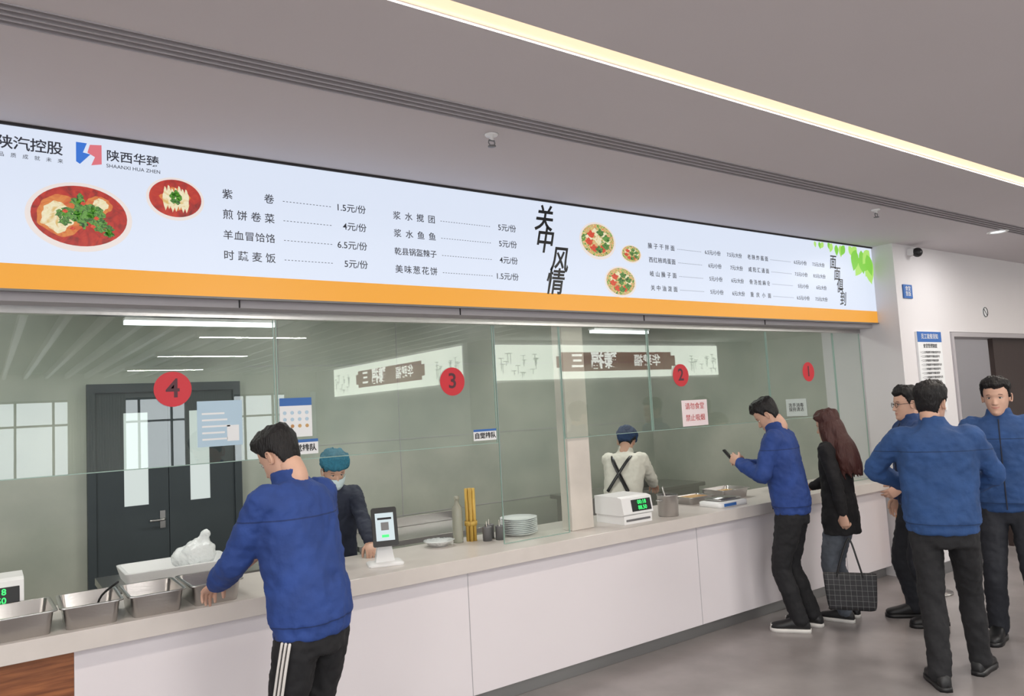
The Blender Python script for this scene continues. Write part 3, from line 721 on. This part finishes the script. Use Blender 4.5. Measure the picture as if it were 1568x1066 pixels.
def build_hand(par, w, d, n, thumb, curl=.5, skin='skin'):
    d = d.normalized(); n = (n-d*n.dot(d)).normalized(); l = d.cross(n).normalized()
    if l.dot(thumb) < 0: l = -l
    b = B()
    b.tube([w-d*.04, w, w+d*.03, w+d*.06, w+d*.088], [(.024, .019), (.026, .018), (.036, .016), (.040, .015), (.038, .012)], skin, 14, up=l)
    for i, (o, L_, r0) in enumerate(((.030, .070, .0088), (.010, .079, .0092), (-.010, .073, .0088), (-.028, .058, .0078))):
        p = w+d*(.086-.006*abs(i-1))+l*o; dd = (d+l*o*1.2).normalized(); pts = [p-dd*.015, p]; a = 0
        for q, fr in enumerate((.44, .31, .25)):
            a += curl*(.75, 1.0, .7)[q]*(1+.08*i)
            pts.append(pts[-1]+(dd*math.cos(a)+n*math.sin(a))*L_*fr)
        b.tube(pts, [r0, r0, r0*.95, r0*.88, r0*.72], skin, 10, smoothpath=False)
    p = w+d*.022+l*.024; t1 = (d*.62+l*.62+n*.35).normalized(); t2 = (d*.85+l*.15+n*(.35+.4*curl)).normalized()
    b.tube([p-t1*.01, p+t1*.035, p+t1*.038+t2*.027, p+t1*.038+t2*.05], [.013, .0115, .0098, .0075], skin, 10, smoothpath=False)
    b.done('hand', par, voxel=.0034, smooth=2)

def ik(a, t_, l1, l2, pole):
    d = t_-a; D = min(d.length, l1+l2-.002); u = d.normalized()
    ca = (l1*l1+D*D-l2*l2)/(2*l1*D); ca = max(-1, min(1, ca)); sa = math.sqrt(1-ca*ca)
    p = (pole-u*pole.dot(u)).normalized()
    return a+u*l1*ca+p*l1*sa, a+u*D

def person(name, loc, deg, h=1.72, lean=0, nod=.1, turn=0, hands=None, feet=None, top='jblue', bot='pants', shoe='shoe', sole='black',
           hair='short', hairm='hair', female=False, coat=False, slim=1., mask=False, glasses=False, capm=None, poles=None, stripes=False, straps=False, curl=.5, smile=0):
    k = h/1.70
    e = empty(name, (loc[0], loc[1], 0), math.radians(deg), k)
    PV = V((0, 0, .93))
    def T(p, f=None):
        p = V(p); f = ss(.82, 1.08, p.z) if f is None else f
        return PV+Matrix.Rotation(-lean*f, 3, 'X')@(p-PV)
    def ring(z, hw, fr, bk, n=28, ex=2.3, cy=0, cx=0):
        out = []
        for q in range(n):
            a = 2*math.pi*q/n; cs, sn = math.cos(a), math.sin(a)
            x = hw*math.copysign(abs(cs)**(2/ex), cs)+cx; y = (fr if sn > 0 else bk)*math.copysign(abs(sn)**(2/ex), sn)+cy
            out.append(T((x, y, z), ss(.82, 1.08, z)))
        return out
    s = slim
    b = B()
    if coat:
        tor = [(.70, .20, .14, .16), (.80, .195, .14, .155), (.95, .185, .13, .145), (1.08, .17, .12, .13), (1.2, .175, .125, .13), (1.3, .18, .12, .125), (1.38, .175, .105, .115), (1.43, .13, .08, .095), (1.46, .075, .06, .07), (1.485, .06, .055, .06)]
    else:
        tor = [(.835, .165, .11, .125), (.85, .172, .116, .132), (.885, .176, .12, .135), (.90, .19, .132, .146), (1.0, .188, .132, .142), (1.1, .186, .129, .135), (1.2, .193, .13, .132), (1.3, .2, .128, .135), (1.37, .198, .112, .13), (1.415, .172, .09, .115), (1.445, .12, .072, .09), (1.465, .078, .062, .07), (1.48, .066, .058, .062)]
    b.loft([ring(z, hw*s, fr*s, bk*s) for z, hw, fr, bk in tor], top)
    b.loft([ring(z, r, r*.98, r*1.0, ex=2) for z, r in ((1.44, .080), (1.475, .076), (1.508, .072), (1.515, .062))], top)
    hands = hands or {}; poles = poles or {}
    HP = []
    for sd, sx in (('L', -1), ('R', 1)):
        sh = T((sx*.165*s, -.008, 1.395), 1)
        tg, pn, th = hands.get(sd, ((sx*.24, .04, .80), (-sx, 0, 0), (0, 1, 0)))
        po = V(poles.get(sd, (sx*.5, -.8, -.4)))
        el, wr = ik(sh, V(tg), .285, .25, po)
        r = 1.0 if not female else .88
        b.tube([sh+V((-sx*.05, 0, .0)), sh, sh.lerp(el, .35), sh.lerp(el, .75), el, el.lerp(wr, .3), el.lerp(wr, .72), el.lerp(wr, .86), wr-(wr-el).normalized()*.003],
               [.06*r, .073*r, .070*r, .062*r, .058*r, .058*r, .054*r, .044*r, .039*r], top, 16)
        HP.append((wr, (wr-el), V(pn), V(th)))
    b.done('jacket' if not coat else 'coat', e, voxel=.0105, smooth=2, disp=(.026, .09), disp2=(.012, .035))
    if not coat and not straps:
        b = B(); b.tube([T((0, .120*s, .86))+V((0, .012, 0)), T((0, .130*s, 1.0))+V((0, .008, 0)), T((0, .129*s, 1.2))+V((0, .008, 0)), T((0, .118*s, 1.34))+V((0, .008, 0)), T((0, .082, 1.44))], .004, 'jdark', 6); b.done('zip', e)
    for wr, dr, pn, th in HP: build_hand(e, wr, dr, pn, th, curl)
    b = B()
    b.loft([ring(z, hw*s, fr*s, bk*s) for z, hw, fr, bk in ((.76, .165, .09, .115), (.80, .166, .096, .122), (.88, .165, .10, .120), (.96, .15, .098, .108))], bot)
    feet = feet or ((-.1, 0, 8), (.1, 0, -8))
    lr = .92 if female else 1.
    for (fx, fy, fa), sx in zip(feet, (-1, 1)):
        hp = V((sx*.088*s, -.005, .84)); an = V((fx, fy-.02, .07))
        kn, _ = ik(hp, an, .40, .395, V((0, 1, 0)))
        kn = kn if (hp-an).length < .785 else (hp+an)/2+V((0, .015, 0))
        b.tube([hp, hp.lerp(kn, .4), kn, kn.lerp(an, .4), kn.lerp(an, .85), an], [(.088*lr, .105*lr), (.083*lr, .092*lr), .068*lr, .067*lr, .06*lr, .062*lr], bot, 18)
        if stripes and sx < 0:
            for q in (-.045, -.025, -.005):
                sb = B(); sb.tube([hp+V((sx*.090, q, .0)), hp.lerp(kn, .4)+V((sx*.089, q, 0)), kn+V((sx*.074, q, 0)), kn.lerp(an, .4)+V((sx*.073, q, 0)), an+V((sx*.064, q, .01))], .006, 'sole', 6); sb.done('stripe', e)
    b.done('trousers', e, voxel=.011, smooth=2, disp=(.022, .08), disp2=(.010, .03))
    b = B()
    for (fx, fy, fa) in feet:
        Rf = Matrix.Translation((fx, fy, 0))@Matrix.Rotation(math.radians(fa), 4, 'Z')
        rg = []
        for y, hw, hh in ((-.085, .018, .04), (-.078, .03, .065), (-.055, .037, .09), (-.02, .04, .105), (.02, .041, .098), (.06, .043, .08), (.10, .048, .064), (.14, .047, .055), (.17, .038, .047), (.187, .02, .036)):
            r = []
            for q in range(18):
                a = 2*math.pi*q/18; zz = hh*.5+hh*.5*math.copysign(abs(math.sin(a))**.8, math.sin(a))
                r.append(Rf@V((hw*lr*math.copysign(abs(math.cos(a))**.8, math.cos(a)), y, zz+.012)))
            rg.append(r)
        b.loft(rg, shoe)
        out = [(-.09, 0), (-.08, .032), (-.04, .041), (.03, .042), (.1, .052), (.15, .05), (.18, .036), (.195, .012)]
        pl = [(x, y) for y, x in out]+[(-x, y) for y, x in out[::-1] if x > 0]
        b.loft([[Rf@V((x*lr, y, z)) for x, y in pl] for z in (0, .026)], sole)
        if sole == 'sole': b.loft([[Rf@V((x, y, z)) for x, y in ((-.035, .15), (.035, .15), (.022, .188), (-.022, .188))] for z in (.02, .05)], sole)
    b.done('shoes', e)
    NB = T((0, -.012, 1.44), 1)
    H = Matrix.Translation(T((0, .014, 1.468), 1))@Matrix.Rotation(-lean*.8, 4, 'X')@Matrix.Rotation(turn, 4, 'Z')
    H = H@Matrix.Translation((0, -.02, .07))@Matrix.Rotation(-nod, 4, 'X')@Matrix.Translation((0, .02, -.07))
    b = B(); b.tube([NB, H@V((0, -.022, .0)), H@V((0, -.022, .07))], [.056, .053, .056], 'skin', 18); b.done('neck', e)
    build_head(e, H, hair, hairm, mask, glasses, capm, smile=smile)
    if straps:
        b = B()
        for sx in (-1, 1):
            b.tube([T((sx*.09, .135, 1.2))+V((0, .01, 0)), T((sx*.1, .10, 1.40)), T((sx*.1, 0, 1.465)), T((sx*.08, -.125, 1.37)), T((0, -.152, 1.22)), T((-sx*.1, -.15, 1.05))], [(.018, .006)]*6, 'black', 8)
        b.loft([ring(z, .195, .14, .146) for z in (.985, 1.02)], 'black')
        b.done('apron_straps', e)
        b = B(); b.loft([[T((x, .145-abs(x)*.25, z)) for x in (-.14, -.07, 0, .07, .14)] for z in (.6, .8, 1.0, 1.15, 1.24)], 'black', cap=False, closed=False); b.done('apron', e)
    return e

dn = (0, 0, -1)
person('man_in_blue_jacket', (1.14, 3.20), 27, 1.735, lean=.19, nod=.40, turn=.1,
       hands={'L': ((-.12, .43, 1.03), dn, (1, 0, 0)), 'R': ((.10, .36, 1.12), dn, (-1, 0, 0))}, poles={'L': (-.7, -.6, -.6), 'R': (.9, -.5, -.4)},
       stripes=True, top='jblue', sole='sole')
m2 = person('man_in_blue_jacket', (5.0, 3.54), 24, 1.73, lean=.13, nod=.5, turn=.1,
       hands={'L': ((-.10, .33, 1.22), (1, .2, 0), (0, 0, 1)), 'R': ((.06, .33, 1.20), (-1, .2, 0), (0, 0, 1))}, poles={'L': (-.6, -.3, -1), 'R': (.6, -.3, -1)},
       feet=((-.1, .0, 10), (.09, -.06, -10)), top='jblue', sole='sole')
b = B(); b.loft([b.rr(0, 0, z, .036, .075, .008) for z in (0, .008)], 'black'); b.xf(Matrix.Translation((-.02, .42, 1.25))@Matrix.Rotation(.9, 4, 'X')); ph = b.done('smartphone', m2)
person('woman_in_black_coat', (5.44, 3.42), 6, 1.59, lean=.02, nod=.2, turn=.1, female=True, coat=True, slim=.9, top='coat', bot='jeans', sole='sole', hair='long', hairm='hairb',
       hands={'L': ((-.21, -.15, .76), (1, 0, 0), (0, 1, 0)), 'R': ((.14, .30, 1.05), (-1, 0, 0), (0, 0, 1))}, curl=.95, feet=((-.09, 0, 8), (.09, .03, -8)))
person('man_in_blue_jacket', (4.76, 2.32), -62, 1.755, lean=-.02, nod=.02, turn=-.5, top='jblue2', bot='pants', slim=1.08,
       hands={'L': ((-.16, .22, 1.08), (0, -1, 0), (0, 0, 1)), 'R': ((.14, .25, 1.04), (0, -1, 0), (0, 0, 1))}, poles={'L': (-1, -.35, .25), 'R': (1, -.4, .0)},
       feet=((-.09, -.17, 15), (.13, .15, -20)), sole='black')
person('man_in_blue_jacket', (5.78, 2.98), 50, 1.74, lean=.0, nod=.05, turn=0, top='jblue3', bot='pants2', glasses=True,
       hands={'L': ((-.22, .2, 1.0), (1, 0, 0), (0, 0, 1)), 'R': ((.22, .08, .82), (-1, 0, 0), (0, 1, 0))}, feet=((-.11, 0, 8), (.12, .06, -10)))
person('man_in_blue_jacket', (5.76, 2.36), 110, 1.765, lean=.0, nod=.06, turn=-.1, top='jblue2', bot='pants2', smile=1,
       hands={'L': ((-.25, .08, .82), (1, 0, 0), (0, 1, 0)), 'R': ((.27, .06, .82), (-1, 0, 0), (0, 1, 0))}, feet=((-.12, .02, 10), (.12, .05, -12)))
person('canteen_worker_woman', (1.89, 4.86), 168, 1.53, lean=.20, nod=.25, turn=.15, female=True, slim=.92, top='jdark', bot='pants2', capm='cap', mask=True,
       hands={'L': ((-.16, .53, 1.08), dn, (1, 0, 0)), 'R': ((.2, .48, 1.08), dn, (-1, 0, 0))})
person('canteen_worker_man', (4.5, 4.86), -62, 1.55, lean=.36, nod=.35, turn=.1, slim=1.0, top='wcloth', bot='pants2', capm='capn', straps=True,
       hands={'L': ((-.12, .62, 1.08), dn, (1, 0, 0)), 'R': ((.14, .60, 1.08), dn, (-1, 0, 0))})

e = empty('checked_tote_bag', (5.16, 3.21, .16), rz=-1.0, sc=.88)
b = B()
b.loft([b.rr(0, 0, z, hw, hd, .02) for z, hw, hd in ((0, .17, .045), (.02, .185, .05), (.15, .195, .045), (.28, .205, .035), (.30, .205, .03), (.30, .198, .024), (.05, .17, .035))], 'tote')
b.done('body', e, disp=(.012, .08), subsurf=1)
b = B()
for y in (-.03, .03): b.tube([(-.1, y, .27), (-.06, y, .40), (.0, y*.4, .56), (.03, y*.4, .56), (.07, y, .40), (.1, y, .27)], .007, 'black', 8)
b.done('handles', e)

# ------------------------------------------------------------------ world, camera
w = bpy.data.worlds.new('world'); S.world = w; w.use_nodes = True
w.node_tree.nodes['Background'].inputs[0].default_value = (.8, .88, 1, 1); w.node_tree.nodes['Background'].inputs[1].default_value = .6
yaw, pit, rol = math.radians(35.2), math.radians(4.6), math.radians(3.1)
Fh = V((math.sin(yaw), math.cos(yaw), 0)); R = V((math.cos(yaw), -math.sin(yaw), 0))
F = Fh*math.cos(pit)+V((0, 0, math.sin(pit))); U = -Fh*math.sin(pit)+V((0, 0, math.cos(pit)))
cr_ = R*math.cos(rol)-U*math.sin(rol); cu_ = R*math.sin(rol)+U*math.cos(rol)
cam = bpy.data.cameras.new('camera'); cam.sensor_width = 36; cam.lens = 1150/1568*36; cam.clip_end = 100
co = bpy.data.objects.new('camera', cam); COL.objects.link(co)
mw = Matrix((cr_, cu_, -F)).transposed().to_4x4(); mw.translation = V((0, 0, 1.75)); co.matrix_world = mw
S.camera = co
